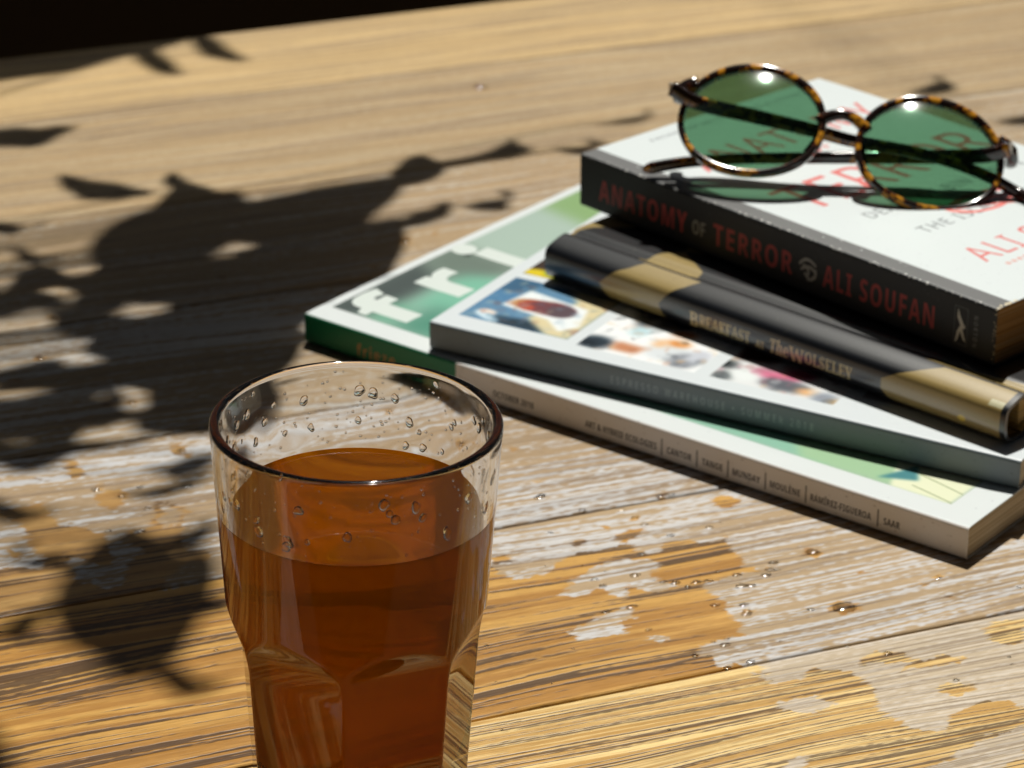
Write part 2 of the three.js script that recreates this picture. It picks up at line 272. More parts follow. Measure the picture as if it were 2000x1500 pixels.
const spaced = (g, text, x, y, sp) => { for (const ch of text) { g.fillText(ch, x, y); x += g.measureText(ch).width + sp; } return x; };
// draws text stretched to exactly fill [x0, x1], baseline y
function fit(g, text, x0, x1, y, size, font, sp = 0) {
  g.font = font.replace('$', size);
  const w = g.measureText(text).width + sp * (text.length - 1);
  g.save(); g.translate(x0, y); g.scale((x1 - x0) / w, 1); spaced(g, text, 0, 0, sp); g.restore();
}
function speckle(g, w, h, n, style, smax) { g.fillStyle = style; for (let k = 0; k < n; k++) { g.globalAlpha = range(0.05, 0.35); const s = range(0.4, smax); g.fillRect(rnd() * w, rnd() * h, s * range(1, 3), s); } g.globalAlpha = 1; }

// -- art magazine at the bottom of the stack --
{
  const L = 0.3, W = 0.23, t = 0.0122, S = 6; // S: texture pixels per millimetre
  const front = canvasTex(W * 1000 * S, L * 1000 * S, (g, w, h) => {
    g.scale(S, S);
    g.fillStyle = '#d6dcdd'; g.fillRect(0, 0, 230, 300);
    g.save(); g.beginPath(); g.rect(11, 4.5, 212, 282); g.clip();
    g.fillStyle = '#9db1a6'; g.fillRect(0, 0, 230, 300);
    // soft-focus artwork print: grey, dark and green forms
    g.filter = 'blur(26px)';
    const blob = (c, pts) => { g.fillStyle = c; g.beginPath(); pts.forEach((p, k) => g.lineTo(p[0], p[1])); g.fill(); };
    blob('#3f4a48', [[0, 0], [72, 0], [66, 16], [50, 24], [30, 24], [12, 22]]);
    blob('#66766c', [[70, 0], [96, 0], [94, 40], [62, 36], [60, 20]]);
    blob('#a3b8ad', [[94, 0], [150, 0], [150, 70], [90, 60]]);
    blob('#83a56e', [[150, 0], [230, 0], [230, 60], [140, 60]]);
    blob('#5fa588', [[12, 22], [30, 20], [32, 30], [20, 34], [12, 34]]);
    blob('#74b39b', [[30, 26], [70, 24], [80, 50], [40, 60]]);
    blob('#4d8a76', [[10, 34], [40, 36], [30, 60], [10, 70]]);
    blob('#5f9c86', [[11, 60], [60, 50], [70, 130], [11, 150]]);
    g.filter = 'blur(9px)';
    blob('#86b8a2', [[11, 120], [60, 110], [60, 250], [11, 236]]);
    blob('#4a9468', [[34, 150], [90, 140], [90, 214], [40, 190]]);
    blob('#9bbf98', [[11, 225], [40, 200], [60, 240], [46, 262], [11, 262]]);
    blob('#5f9f6a', [[24, 216], [50, 205], [60, 235], [40, 240]]);
    g.filter = 'blur(4px)';
    blob('#dfe3c4', [[11, 262], [40, 250], [56, 262], [40, 286], [11, 286]]);
    blob('#3f7f86', [[14, 255], [30, 262], [20, 268]]);
    blob('#2b5f86', [[40, 262], [62, 266], [60, 272], [44, 270]]);
    g.filter = 'none';
    g.strokeStyle = '#7d8c5c'; g.lineWidth = 0.5; g.beginPath(); g.moveTo(16, 268); g.lineTo(12, 286); g.moveTo(26, 262); g.lineTo(20, 286); g.stroke();
    g.fillStyle = '#20302a'; g.beginPath(); g.arc(86, 13, 1.6, 0, 7); g.fill();
    g.restore();
    // masthead
    g.fillStyle = '#d3dcd8';
    for (const [ch, x, k, d] of [['f', 13, 1.3], ['r', 47, 1.3], ['\u0131', 86, 1.2], ['e', 13, 1.2, 42], ['z', 52, 1.2, 42], ['e', 88, 1.2, 42]]) { g.save(); g.translate(x, 37 + (d || 0)); g.scale(k, 1); g.font = 'bold 40px sans-serif'; g.fillText(ch, 0, 0); g.strokeStyle = '#d3dcd8'; g.lineWidth = 1.8; g.strokeText(ch, 0, 0); g.restore(); }
    g.beginPath(); g.arc(90, 8.2, 5.4, 0, 7); g.fill();
    seed = 5; speckle(g, 230, 300, 300, '#667', 0.35);
  });
  const spine = canvasTex(1800, 96, (g) => {
    g.scale(6, 96 / 12.2);
    g.fillStyle = '#efe9e4'; g.fillRect(0, 0, 300, 12.2);
    g.fillStyle = '#0c7a52'; g.fillRect(0, 0, 77, 12.2);
    g.fillStyle = '#c08a52'; fit(g, 'frieze', 27, 47, 9.6, 6.4, 'bold $px sans-serif', 0.5);
    g.fillStyle = '#2a2522';
    const f = 'bold $px sans-serif', y = 8.3, z = 3.3;
    fit(g, 'OCTOBER 2018', 95, 114.5, y, z, f);
    fit(g, 'ART & HYBRID ECOLOGIES', 138.6, 171, y, z, f);
    fit(g, 'CANTOR', 175.4, 186.4, y, z, f); fit(g, 'TANGE', 191, 200, y, z, f); fit(g, 'MUNDAY', 204, 216, y, z, f);
    fit(g, 'MOULÈNE', 220, 233, y, z, f); fit(g, 'RAMÍREZ-FIGUEROA', 237, 262, y, z, f); fit(g, 'SAAR', 267, 273.6, y, z, f);
    for (const x of [173, 188.5, 202, 218, 235, 264.5]) g.fillRect(x, 3.6, 0.45, 6);
    seed = 6; speckle(g, 300, 12.2, 160, '#6b5a4a', 0.4);
  });
  const b = paperback({ name: 'art_magazine', label: 'thick art magazine with green and white spine at the bottom of the stack', L, W, t, rough: 0.3, lift: (x, z) => 0.0016 * Math.pow(x / 0.3, 10) * clamp(-z / 0.03, 0, 1) + 0.0012 * Math.pow(1 - x / 0.3, 14) * clamp(-z / 0.05, 0, 1),
    front: { map: front }, spine: { map: spine, roughness: 0.45 }, back: { color: lin(0.7, 0.7, 0.68) }, pages: pagesTexture('#cbb795', '#7a6444', 90, 31) });
  place(b, -0.082, 0.0003, -1.0706, 38.12);
}
// -- catalogue --
{
  const L = 0.2404, W = 0.155, t = 0.0113, S = 6;
  const front = canvasTex(W * 1000 * S, L * 1000 * S, (g) => {
    g.scale(S, S);
    g.fillStyle = '#d5dce0'; g.fillRect(0, 0, 155, 241);
    const clip = (x, y, w, h, draw) => { g.save(); g.beginPath(); g.rect(x, y, w, h); g.clip(); draw(); g.restore(); };
    const el = (c, x, y, a, b2, rot = 0) => { g.fillStyle = c; g.beginPath(); g.ellipse(x, y, a, b2, rot, 0, 7); g.fill(); };
    const poly = (c, p) => { g.fillStyle = c; g.beginPath(); for (let k = 0; k < p.length; k += 2) g.lineTo(p[k], p[k + 1]); g.fill(); };
    // first picture: a dish on a blue table
    clip(11, 6, 44, 48, () => {
      g.fillStyle = '#5d87a8'; g.fillRect(0, 0, 60, 60);
      g.filter = 'blur(7px)'; poly('#39607f', [40, 6, 55, 6, 55, 20, 44, 18]); poly('#4e7ea6', [28, 6, 40, 6, 40, 20, 28, 24]);
      poly('#233746', [11, 20, 18, 18, 20, 36, 14, 44, 11, 40]); poly('#d8cba2', [11, 44, 22, 30, 44, 40, 55, 30, 55, 54, 11, 54]);
      g.filter = 'blur(4px)';
      poly('#e8eef0', [28, 15, 46, 18, 40, 47, 24, 52, 16, 47, 24, 38]);
      el('#b98455', 33.5, 24, 5, 7); el('#a3483a', 33.5, 27, 5.5, 7); el('#6f3f44', 34, 34, 6.5, 10); el('#5a4a50', 33, 39, 5.5, 6); el('#c24b32', 31, 25, 2, 3);
      el('#e9d9cd', 19, 14, 2.6, 4); el('#cfe3ee', 15, 16, 2, 7, 0.4);
      g.filter = 'none';
    });
    // pictures further along and in the second row
    clip(60, 6, 44, 48, () => { g.fillStyle = '#3a2a20'; g.fillRect(60, 6, 44, 48); g.filter = 'blur(6px)'; el('#d9c21c', 63, 12, 4, 8); el('#7a9a2a', 66, 18, 4, 5); el('#b8431e', 70, 30, 6, 5); el('#d8a25a', 72, 42, 6, 5); g.filter = 'none'; });
    clip(8.5, 59, 44, 50, () => {
      g.fillStyle = '#eef1f3'; g.fillRect(8, 59, 50, 52);
      g.filter = 'blur(9px)'; el('#26343f', 15, 64, 6, 7); el('#0f1c26', 13, 62, 3, 4); poly('#c1815c', [12, 72, 20, 70, 19, 84, 12, 82]); el('#b9d9e2', 32, 74, 5, 4); el('#d7dde2', 20, 92, 8, 9); el('#8b9099', 16, 101, 7, 6); el('#d9893f', 29, 92, 3, 5); el('#e7bd92', 26, 86, 4, 3); el('#c4c9d4', 22, 104, 6, 5);
      poly('#5b5f64', [36, 70, 53, 62, 53, 92, 40, 88]); el('#b0622c', 38, 90, 3, 5); g.filter = 'none';
    });
    clip(8.5, 115, 44, 50, () => {
      g.fillStyle = '#dfe2e4'; g.fillRect(8, 115, 50, 52);
      g.filter = 'blur(9px)'; el('#333c40', 12, 119, 4, 4); el('#242c2e', 22, 116, 4, 4); el('#e3e9ea', 17, 126, 6, 6); el('#b6788a', 23, 130, 3, 4); el('#d06f8e', 21, 138, 4.5, 8); el('#5c6069', 15, 143, 5, 10); el('#e3b27c', 14, 152, 3, 4); el('#8f98a5', 12, 160, 5, 5); el('#aa3f60', 27, 144, 4, 6); el('#c7a46f', 11, 165, 2, 3); poly('#4a2c26', [28, 116, 53, 116, 53, 140, 30, 130]); g.filter = 'none';
    });
    clip(60, 59, 90, 106, () => { g.fillStyle = '#565150'; g.fillRect(60, 59, 90, 106); g.filter = 'blur(7px)'; el('#8a5a3a', 80, 90, 14, 12); el('#312c2c', 110, 130, 26, 20); g.filter = 'none'; });
    seed = 90;
    for (const [x, y, w, h, tones] of [[8.5, 59, 44, 50, ['#20282d', '#c98f6a', '#e9edf0', '#7c8690', '#d8a15c', '#5a6067']], [8.5, 115, 44, 50, ['#2b3134', '#c7647f', '#e5e8ea', '#64686f', '#d3a06c', '#8c4a45']], [11, 6, 44, 48, ['#3f6a8c', '#7fa3bd', '#d9caa0', '#8d4b3a']]])
      clip(x, y, w, h, () => { g.filter = 'blur(2px)'; for (let k = 0; k < 120; k++) { g.globalAlpha = range(0.06, 0.3); el(tones[(rnd() * tones.length) | 0], x + rnd() * w, y + rnd() * h, range(0.4, 2.4), range(0.4, 3), rnd() * 3); } g.filter = 'none'; g.globalAlpha = 1; });
    g.fillStyle = '#a9a4a6'; g.fillRect(20, 171, 130, 60);  // grey area: the hardback's shadow painted onto the white cover
  });
  const spine = canvasTex(1446, 72, (g) => {
    g.scale(1446 / 240.4, 72 / 11.3);
    g.fillStyle = '#76838a'; g.fillRect(0, 0, 241, 11.3);
    g.fillStyle = '#a9b7bb'; fit(g, 'ESPRESSO WAREHOUSE • SUMMER 2018', 79, 162, 7.2, 3.6, '$px sans-serif', 1.2);
    seed = 8; speckle(g, 241, 11.3, 120, '#2e3c3c', 0.4);
  });
  const b = paperback({ name: 'catalogue', label: 'white catalogue with a grid of food photographs and a grey green spine', L, W, t, rough: 0.26,
    front: { map: front }, spine: { map: spine, roughness: 0.4 }, back: { color: lin(0.65, 0.66, 0.66) }, pages: pagesTexture('#d9cdb4', '#8a7757', 70, 32) });
  place(b, -0.0316, 0.0127, -1.0358, 30.6);
}
// -- small hardback with a black and gold jacket --
{
  const L = 0.2193, W = 0.142, t = 0.0168;
  const b = thing('hardback_book', 'small black hardback with gold bands on its rounded spine', 'book');
  const gold = '#a08a54', black = '#101216';
  const grain = (g, w, h) => { seed = 12; speckle(g, w, h, 500, '#d8c58a', 0.5); speckle(g, w, h, 500, '#3a2d10', 0.5); };
  const r0 = t / 2;
  // the jacket slopes down from the joint to a rounded back
  const upper = [[0.0014, r0 + 0.001], [0.0012, t - 0.0052], [0.0006, t - 0.0037], [-0.0008, t - 0.0026], [-0.0035, t - 0.0016], [-0.006, t - 0.0008], [-0.0085, t - 0.0002], [-0.0098, t - 0.0001]];
  const curve = [[-0.0098, 0.0001], [-0.005, 0.0002], [-0.0022, 0.0006], [-0.0004, 0.0016], [0.0007, 0.003], [0.0013, 0.0052], [0.0015, r0 - 0.001], ...upper];
  const along = [0]; for (let k = 1; k < curve.length; k++) along.push(along[k - 1] + 1000 * Math.hypot(curve[k][0] - curve[k - 1][0], curve[k][1] - curve[k - 1][1]));
  const round = along[along.length - 1], mid = round - along[6]; // whole way round, and the middle of the back counted from the top, millimetres
  const spineTex = canvasTex(1536, 224, (g) => {
    g.scale(1536 / 219.3, 224 / round); g.translate(0, mid);
    g.fillStyle = black; g.fillRect(0, -mid, 220, round);
    const poly = (p) => { g.beginPath(); for (let k = 0; k < p.length; k += 2) g.lineTo(p[k], p[k + 1]); g.fill(); };
    g.fillStyle = gold; poly([44, -16, 40, -10, 29, 0, 36, 8.5, 38, 20, 66, 20, 64, 8.5, 59.5, 0, 68, -10, 72, -16]);
    poly([186, -16, 176, -8, 165.5, -2, 165.5, 2, 171, 8, 178, 20, 217, 20, 217, -16]);
    g.fillStyle = '#8a7748'; for (let k = -6; k < 8; k++) { g.globalAlpha = 0.16; g.fillRect(40, k * 2.2, 22, 0.5); g.fillRect(172, k * 2.2, 46, 0.5); } g.globalAlpha = 1;
    g.fillStyle = '#e0cc92';
    const y = 3.4;
    fit(g, 'B', 75, 79.5, y + 0.4, 8.2, 'bold $px serif'); fit(g, 'REAKFAST', 79.9, 104.8, y, 6.6, 'bold $px serif');
    fit(g, 'AT', 107.4, 111.6, y, 4.2, 'bold $px serif'); fit(g, 'The', 113.6, 122.8, y + 0.6, 8, 'italic bold $px serif');
    fit(g, 'W', 123.2, 130.4, y + 0.4, 8.4, 'bold $px serif'); fit(g, 'OLSELEY', 130.6, 152.6, y, 6.8, 'bold $px serif');
    g.fillStyle = '#e6c43a'; g.beginPath(); g.ellipse(201, 2.4, 1.7, 1.2, 0, 0, 7); g.fill();
    g.fillStyle = '#c9c4a0'; g.fillRect(211, -9, 6, 3);
    seed = 12; for (let k = 0; k < 700; k++) { g.globalAlpha = range(0.05, 0.3); g.fillStyle = rnd() < 0.5 ? '#d8c58a' : '#3a2d10'; g.fillRect(rnd() * 220, -mid + rnd() * round, range(0.3, 1), 0.3); }
  });
  const frontTex = canvasTex(852, 1316, (g) => {
    g.scale(6, 6);
    g.fillStyle = black; g.fillRect(0, 0, 142, 220);
    const poly = (p) => { g.beginPath(); for (let k = 0; k < p.length; k += 2) g.lineTo(p[k], p[k + 1]); g.fill(); };
    g.fillStyle = gold; poly([0, 39, 12, 42, 20, 47, 27, 62, 34, 82, 142, 82, 142, 66, 60, 60, 40, 40, 30, 40, 18, 50, 8, 66, 0, 66]);
    poly([0, 0, 8, 2, 14, 4, 26, 16, 34, 26, 40, 20, 36, 0]);
    poly([0, 176, 5, 190, 8, 219, 0, 219]);
    g.fillStyle = gold; g.fillRect(20, 118, 110, 0.6); g.fillRect(20, 150, 110, 0.6);
    grain(g, 142, 220);
  });
  const jacket = (map) => phys({ map, roughness: 0.3, specularIntensity: 1, clearcoat: 1, clearcoatRoughness: 0.22 });
  const groove = (s) => { const y0 = s > 0 ? t : 0; return [[-0.0185, y0], [-0.0165, y0 - s * 0.0003], [-0.015, y0 - s * 0.0011], [-0.0138, y0 - s * 0.0014], [-0.0126, y0 - s * 0.0011], [-0.0112, y0 - s * 0.0003]]; };
  mesh('spine', sheet(curve, 0.0014, L, (u, v) => [u, v], 10), jacket(spineTex), b);
  mesh('front_cover', sheet([[-0.0099, t - 0.00005], ...groove(1).reverse(), [-0.03, t], [-0.08, t], [-W, t]], 0.0022, L, (u, v) => [v, 1 - u], 10), jacket(frontTex), b);
  mesh('back_cover', sheet([[-W, 0], [-0.05, 0], ...groove(-1), [-0.0099, 0.00005]], 0.0022, L, (u, v) => [1 - v, 1 - u], 10), jacket(frontTex), b);
  mesh('page_block', block(0.003, L - 0.003, 0.0024, t - 0.0024, -W + 0.004, -0.011), std({ map: pagesTexture('#c9a765', '#6b4d22', 110, 33), roughness: 0.9 }), b);
  place(b, 0.0138, 0.0243, -1.0775, 43.87);
}
// -- paperback on top --
{
  const L = 0.2148, W = 0.14, t = 0.022, S = 8;
  const nick = (g, x, y, s, c) => { g.fillStyle = c; g.beginPath(); for (let k = 0; k < 6; k++) { const a = k / 6 * 6.28 + rnd(), q = s * range(0.4, 1); g.lineTo(x + Math.cos(a) * q * 1.6, y + Math.sin(a) * q); } g.fill(); };
  const front = canvasTex(W * 1000 * S, L * 1000 * S, (g) => {
    g.scale(S, S);
    g.fillStyle = '#c6cfd1'; g.fillRect(0, 0, 140, 215);
    g.fillStyle = '#0f1113'; g.fillRect(0, 0, 8.2, 215);
    // lettering
    g.fillStyle = '#c8392f';
    fit(g, 'ANATOMY', 22, 128, 50, 24, '$px sans-serif'); 
    fit(g, 'TERROR', 22, 134, 105, 34, '$px sans-serif');
    fit(g, 'OF', 68, 82, 63, 9, '$px sans-serif');
    g.fillStyle = '#2d3a44'; fit(g, 'FROM THE BESTSELLING AUTHOR', 30, 120, 10, 3.4, '$px sans-serif');
    fit(g, 'DEATH OF BIN LADEN', 32, 124, 127, 9, '$px sans-serif', 0.6);
    fit(g, 'THE ISLAMIC STATE', 36, 124, 151, 9, '$px sans-serif', 0.6);
    // red ink figure: brush strokes
    g.strokeStyle = '#d8402c'; g.lineCap = 'round';
    const stroke = (w, p) => { g.lineWidth = w; g.beginPath(); g.moveTo(p[0], p[1]); for (let k = 2; k < p.length; k += 4) g.quadraticCurveTo(p[k], p[k + 1], p[k + 2], p[k + 3]); g.stroke(); };
    stroke(2.6, [62, 136, 58, 142, 66, 148]); stroke(2, [66, 148, 74, 152, 82, 150]); stroke(3.6, [66, 138, 80, 132, 96, 140]); stroke(2.4, [74, 144, 88, 140, 100, 148]); stroke(1.6, [64, 142, 78, 146, 92, 156]); stroke(2, [84, 146, 96, 150, 108, 146]); stroke(1.4, [58, 98, 56, 104, 61, 108]);
    g.fillStyle = '#c8392f'; fit(g, 'ALI SOUFAN', 30, 128, 184, 19, '$px sans-serif', 1);
    g.fillStyle = '#c98f86'; for (let k = 0; k < 26; k++) g.fillRect(34 + k * 3.2, 189.4, 2, 2.2);
    seed = 44; speckle(g, 140, 215, 500, '#5a6470', 0.3);
    for (let k = 0; k < 150; k++) nick(g, range(-0.3, 0.7), rnd() * 215, range(0.15, 0.7), rnd() < 0.5 ? '#d8d6d0' : '#2a2a2a');
    for (let k = 0; k < 14; k++) nick(g, range(5, 9), rnd() * 215, range(0.2, 0.6), '#d9dcdc');
    for (let k = 0; k < 24; k++) nick(g, range(0, 10), range(213.4, 215), range(0.3, 0.9), '#c9b892');
  });
  const spine = canvasTex(1720, 180, (g) => {
    g.scale(1720 / 214.8, 180 / 22);
    g.fillStyle = '#15171a'; g.fillRect(0, 0, 215, 22);
    g.fillStyle = '#b3403c'; const f = 'bold $px sans-serif';
    fit(g, 'ANATOMY', 11, 60.6, 15.8, 11.6, f, 0.8); fit(g, 'TERROR', 75, 117, 15.8, 11.6, f, 0.8); fit(g, 'ALI SOUFAN', 132.4, 187.4, 15.6, 11.6, f, 0.8);
    g.fillStyle = '#8f8f8b'; fit(g, 'OF', 63.4, 71, 14.8, 7.6, f);
    // grey printer's ornament
    g.strokeStyle = '#a4a49e'; g.lineWidth = 1.1; g.lineCap = 'round';
    const q = (...p) => { g.beginPath(); g.moveTo(p[0], p[1]); g.quadraticCurveTo(p[2], p[3], p[4], p[5]); g.stroke(); };
    q(120.6, 10.4, 124, 6.2, 128.4, 9.4); q(121.6, 12.2, 126, 9, 128.8, 12.4); q(122.6, 10.6, 126.4, 11.4, 124.4, 14.6); q(125, 15.4, 129.4, 15, 128.6, 11.2); q(123.4, 13.6, 126, 16.6, 127.6, 14);
    // publisher's bird mark and small upright name
    g.fillStyle = '#d6d6d0'; g.beginPath(); for (const p of [[197.4, 4.6], [198.6, 7.4], [200, 9.6], [201.2, 11], [199.9, 12], [201.6, 16.4], [200.2, 15.6], [198.8, 13], [197.6, 16.8], [196.6, 17.2], [197.4, 13], [198.8, 10.6], [197.2, 8]]) g.lineTo(...p); g.fill();
    g.strokeStyle = '#55585a'; g.lineWidth = 0.35; g.strokeRect(196, 4, 6, 13.6);
    g.fillStyle = '#74777a'; g.save(); g.translate(204.4, 5); g.rotate(Math.PI / 2); fit(g, 'NORTON', 0, 12, 0, 2.6, f, 0.5); g.restore();
    seed = 45; speckle(g, 215, 22, 260, '#8a8a86', 0.3);
    for (let k = 0; k < 130; k++) nick(g, rnd() * 215, range(-0.2, 0.55), range(0.12, 0.5), rnd() < 0.6 ? '#b9b7b0' : '#333');
    for (let k = 0; k < 40; k++) nick(g, rnd() * 215, range(21.4, 22), range(0.12, 0.4), '#8f8c84');
    for (let k = 0; k < 26; k++) nick(g, range(213.6, 215), rnd() * 22, range(0.15, 0.5), '#b8a888');
  });
  const b = paperback({ name: 'paperback_book', label: 'worn paperback with white cover and black spine lettered in red, topmost of the stack', L, W, t, rough: 0.55, lift: (x, z) => (0.0012 * Math.pow(x / 0.215, 8) + 0.0008 * Math.sin(x * 22 + 1) ** 2) * clamp(-z / 0.05, 0, 1),
    front: { map: front, clearcoat: 1, clearcoatRoughness: 0.5 }, spine: { map: spine }, back: { color: lin(0.02, 0.02, 0.022) }, pages: pagesTexture('#a8793c', '#5f3f18', 160, 34) });
  place(b, 0.0275, 0.0416, -1.1142, 48.22);
}

// ---------- sunglasses folded on the top book ----------
{
  const s = thing('sunglasses', 'tortoiseshell sunglasses with green lenses folded on the white paperback', 'sunglasses');
  const L = new THREE.Vector3(0.96894, -0.12383, 0.21408), up = new THREE.Vector3(0.24272, 0.64225, -0.72705), n = new THREE.Vector3().crossVectors(L, up).normalize();
  s.position.set(0.1266, 0.0876, -1.0734);
  s.quaternion.setFromRotationMatrix(new THREE.Matrix4().makeBasis(L, up, n));
  // tortoiseshell: amber patches in dark brown acetate
  const W = 512, H = 512, d = new Uint8Array(W * H * 4);
  for (let y = 0; y < H; y++) for (let x = 0; x < W; x++) {
    const q = fbm(x / 34, y / 34) + (noise(x / 12, y / 12 + 9) - 0.5) * 0.2, a = sstep(0.6, 0.68, q), r2 = sstep(0.5, 0.61, q);
    const k = (y * W + x) * 4;
    for (let c = 0; c < 3; c++) d[k + c] = enc(lerp(lerp([0.016, 0.008, 0.006][c], [0.09, 0.022, 0.008][c], r2), [0.62, 0.27, 0.02][c], a));
    d[k + 3] = 255;
  }
  const tort = dataTex(d, W, H, true, THREE.MirroredRepeatWrapping);
  const acetate = phys({ map: tort, roughness: 0.16, clearcoat: 0.8, clearcoatRoughness: 0.12, ior: 1.5 });
  const RX = 0.0291, RY = 0.0245, CX = 0.0356, RC = 0.058, WRAP = R(5.85);
  const outline = (a, k = 1) => { // panto shape: flatter top, rounder bottom
    const c = Math.cos(a), q = Math.sin(a);
    const e = q > 0 ? 0.93 : 1;
    return [Math.sign(c) * Math.pow(Math.abs(c), e) * RX * k, Math.sign(q) * Math.pow(Math.abs(q), e) * RY * k];
  };
  const domeZ = (x, y) => Math.sqrt(RC * RC - x * x - y * y) - RC;
  const lensMatrix = (side) => new THREE.Matrix4().makeRotationY(side * WRAP).setPosition(side * CX, 0, 0);
  // sweep of a rounded-rectangle section along points with frames
  function sweep(pts, half, closed, uvScale = 14, upHint = null) {
    const pos = [], uv = [], idx = [], m = 12, N = pts.length;
    let run = 0;
    for (let i = 0; i <= (closed ? N : N - 1); i++) {
      const p = pts[i % N], a = pts[closed ? (i - 1 + N) % N : Math.max(0, i - 1)], b = pts[closed ? (i + 1) % N : Math.min(N - 1, i + 1)];
      const T = b.clone().sub(a).normalize();
      const side = upHint ? new THREE.Vector3().crossVectors(T, upHint).normalize() : new THREE.Vector3().crossVectors(T, new THREE.Vector3(0, 0, 1)).normalize();
      const nrm = new THREE.Vector3().crossVectors(side, T).normalize();
      if (i) run += p.distanceTo(pts[(i - 1) % N]);
      const [hw, hh] = typeof half === 'function' ? half(closed ? i / N : i / (N - 1)) : half;
      for (let k = 0; k <= m; k++) {
        const t = k / m * Math.PI * 2, ex = 0.62, cx = Math.sign(Math.cos(t)) * Math.pow(Math.abs(Math.cos(t)), ex) * hw, cy = Math.sign(Math.sin(t)) * Math.pow(Math.abs(Math.sin(t)), ex) * hh;
        pos.push(p.x + side.x * cx + nrm.x * cy, p.y + side.y * cx + nrm.y * cy, p.z + side.z * cx + nrm.z * cy);
        uv.push(run * uvScale, k / m * 0.16 + 0.1);
      }
      if (i) for (let k = 0; k < m; k++) { const A = (i - 1) * (m + 1) + k, B = A + m + 1; idx.push(A, A + 1, B, A + 1, B + 1, B); }
    }
    if (!closed) for (const e of [0, N - 1]) { const c0 = pos.length / 3; const p = pts[e]; pos.push(p.x, p.y, p.z); uv.push(run * uvScale * (e ? 1 : 0), 0.15); for (let k = 0; k < m; k++) { const A = e * (m + 1) + k; e ? idx.push(c0, A, A + 1) : idx.push(c0, A + 1, A); } }
    return geo(pos, uv, idx);
  }
  for (const side of [-1, 1]) {
    const M = lensMatrix(side);
    const pts = Array.from({ length: 96 }, (_, k) => { const [x, y] = outline(k / 96 * Math.PI * 2, 0.955); return new THREE.Vector3(x, y, domeZ(x, y) - 0.0004); });
    const rim = mesh('rim', sweep(pts, (u) => { const top = Math.max(0, Math.sin(u * Math.PI * 2)); return [0.00135 + 0.00055 * top, 0.0021]; }, true).applyMatrix4(M), acetate, s);
    // lens: two curved faces and an edge
    const pos = [], idx = [], NR = 14, NA = 64;
    for (const zo of [0.0009, -0.0009]) {
      const s0 = pos.length / 3;
      for (let r = 0; r <= NR; r++) for (let a = 0; a < NA; a++) { const [x, y] = outline(a / NA * Math.PI * 2, 0.945 * r / NR); pos.push(x, y, domeZ(x, y) + zo - 0.0003); }
      for (let r = 0; r < NR; r++) for (let a = 0; a < NA; a++) { const A = s0 + r * NA + a, B = s0 + r * NA + (a + 1) % NA, C = A + NA, D = B + NA; zo > 0 ? idx.push(A, C, B, B, C, D) : idx.push(A, B, C, B, D, C); }
    }
    const g = geo(pos, null, idx).applyMatrix4(M);
    mesh('lens', g, phys({ color: lin(0.37, 0.55, 0.42), transmission: 1, thickness: 0, roughness: 0.11, ior: 1.5 }), s);
    // end piece that carries the hinge
    const e0 = new THREE.Vector3(RX * 0.86, RY * 0.42, domeZ(RX * 0.86, RY * 0.42)), pr = [[0.84, 0.52, 0], [0.95, 0.5, -0.0012], [1.04, 0.47, -0.003], [1.085, 0.42, -0.0062], [1.09, 0.4, -0.0085]];
    const ep = pr.map(([x, y, z]) => new THREE.Vector3(side * RX * x, RY * y, domeZ(RX * 0.9, RY * 0.4) * 0.7 + z));
    mesh('end_piece', sweep(ep, (u) => [0.0029 - 0.0006 * u, 0.0024], false, 14, new THREE.Vector3(0, 0, 1)).applyMatrix4(M), acetate, s);
  }
  // keyhole bridge
  const bp = Array.from({ length: 15 }, (_, k) => { const t = k / 14 * 2 - 1; return new THREE.Vector3(t * 0.0098, 0.0092 - 0.0046 * t * t, -0.0055 - 0.0012 * t * t + 0.002); });
  mesh('bridge', sweep(bp, (u) => [0.0018 + 0.0006 * Math.abs(u - 0.5) * 2, 0.0022], false), acetate, s);
  for (const side of [-1, 1]) {
    const np = Array.from({ length: 9 }, (_, k) => { const t = k / 8; return new THREE.Vector3(side * (0.0078 + 0.0042 * t * t), 0.003 - 0.011 * t, -0.0068 - 0.001 * Math.sin(t * 3.14)); });
    mesh('nose_pad', sweep(np, (u) => [0.0009 + 0.0008 * Math.sin(u * 3.14), 0.0022 * (0.4 + 0.6 * Math.sin(u * 3.14))], false), acetate, s);
  }
  // temples, folded across each other behind the front (points on the table, millimetres)
  const inv = new THREE.Matrix4(); s.updateMatrix(); inv.copy(s.matrix).invert();
  const ARMS = [
    [[62.4, 97.1, -1096.7], [70.6, 92.9, -1093.6], [93.8, 88.2, -1089.5], [117.0, 84.2, -1084.0], [131.6, 81.5, -1079.8], [156.9, 78.6, -1073.8], [172.3, 75.2, -1069.5], [184.2, 71.4, -1065.7], [194.6, 66.8, -1060.5], [200.5, 66.8, -1048.4]],
    [[191.4, 81.8, -1069.7], [183.4, 79.1, -1070.2], [159.0, 75.3, -1078.3], [137.4, 74.4, -1080.3], [113.3, 73.4, -1082.4], [86.9, 71.8, -1085.6], [66.2, 69.5, -1087.4], [51.2, 66.8, -1087.2]],
  ];
  const upLocal = new THREE.Vector3(0, 1, 0).transformDirection(inv);
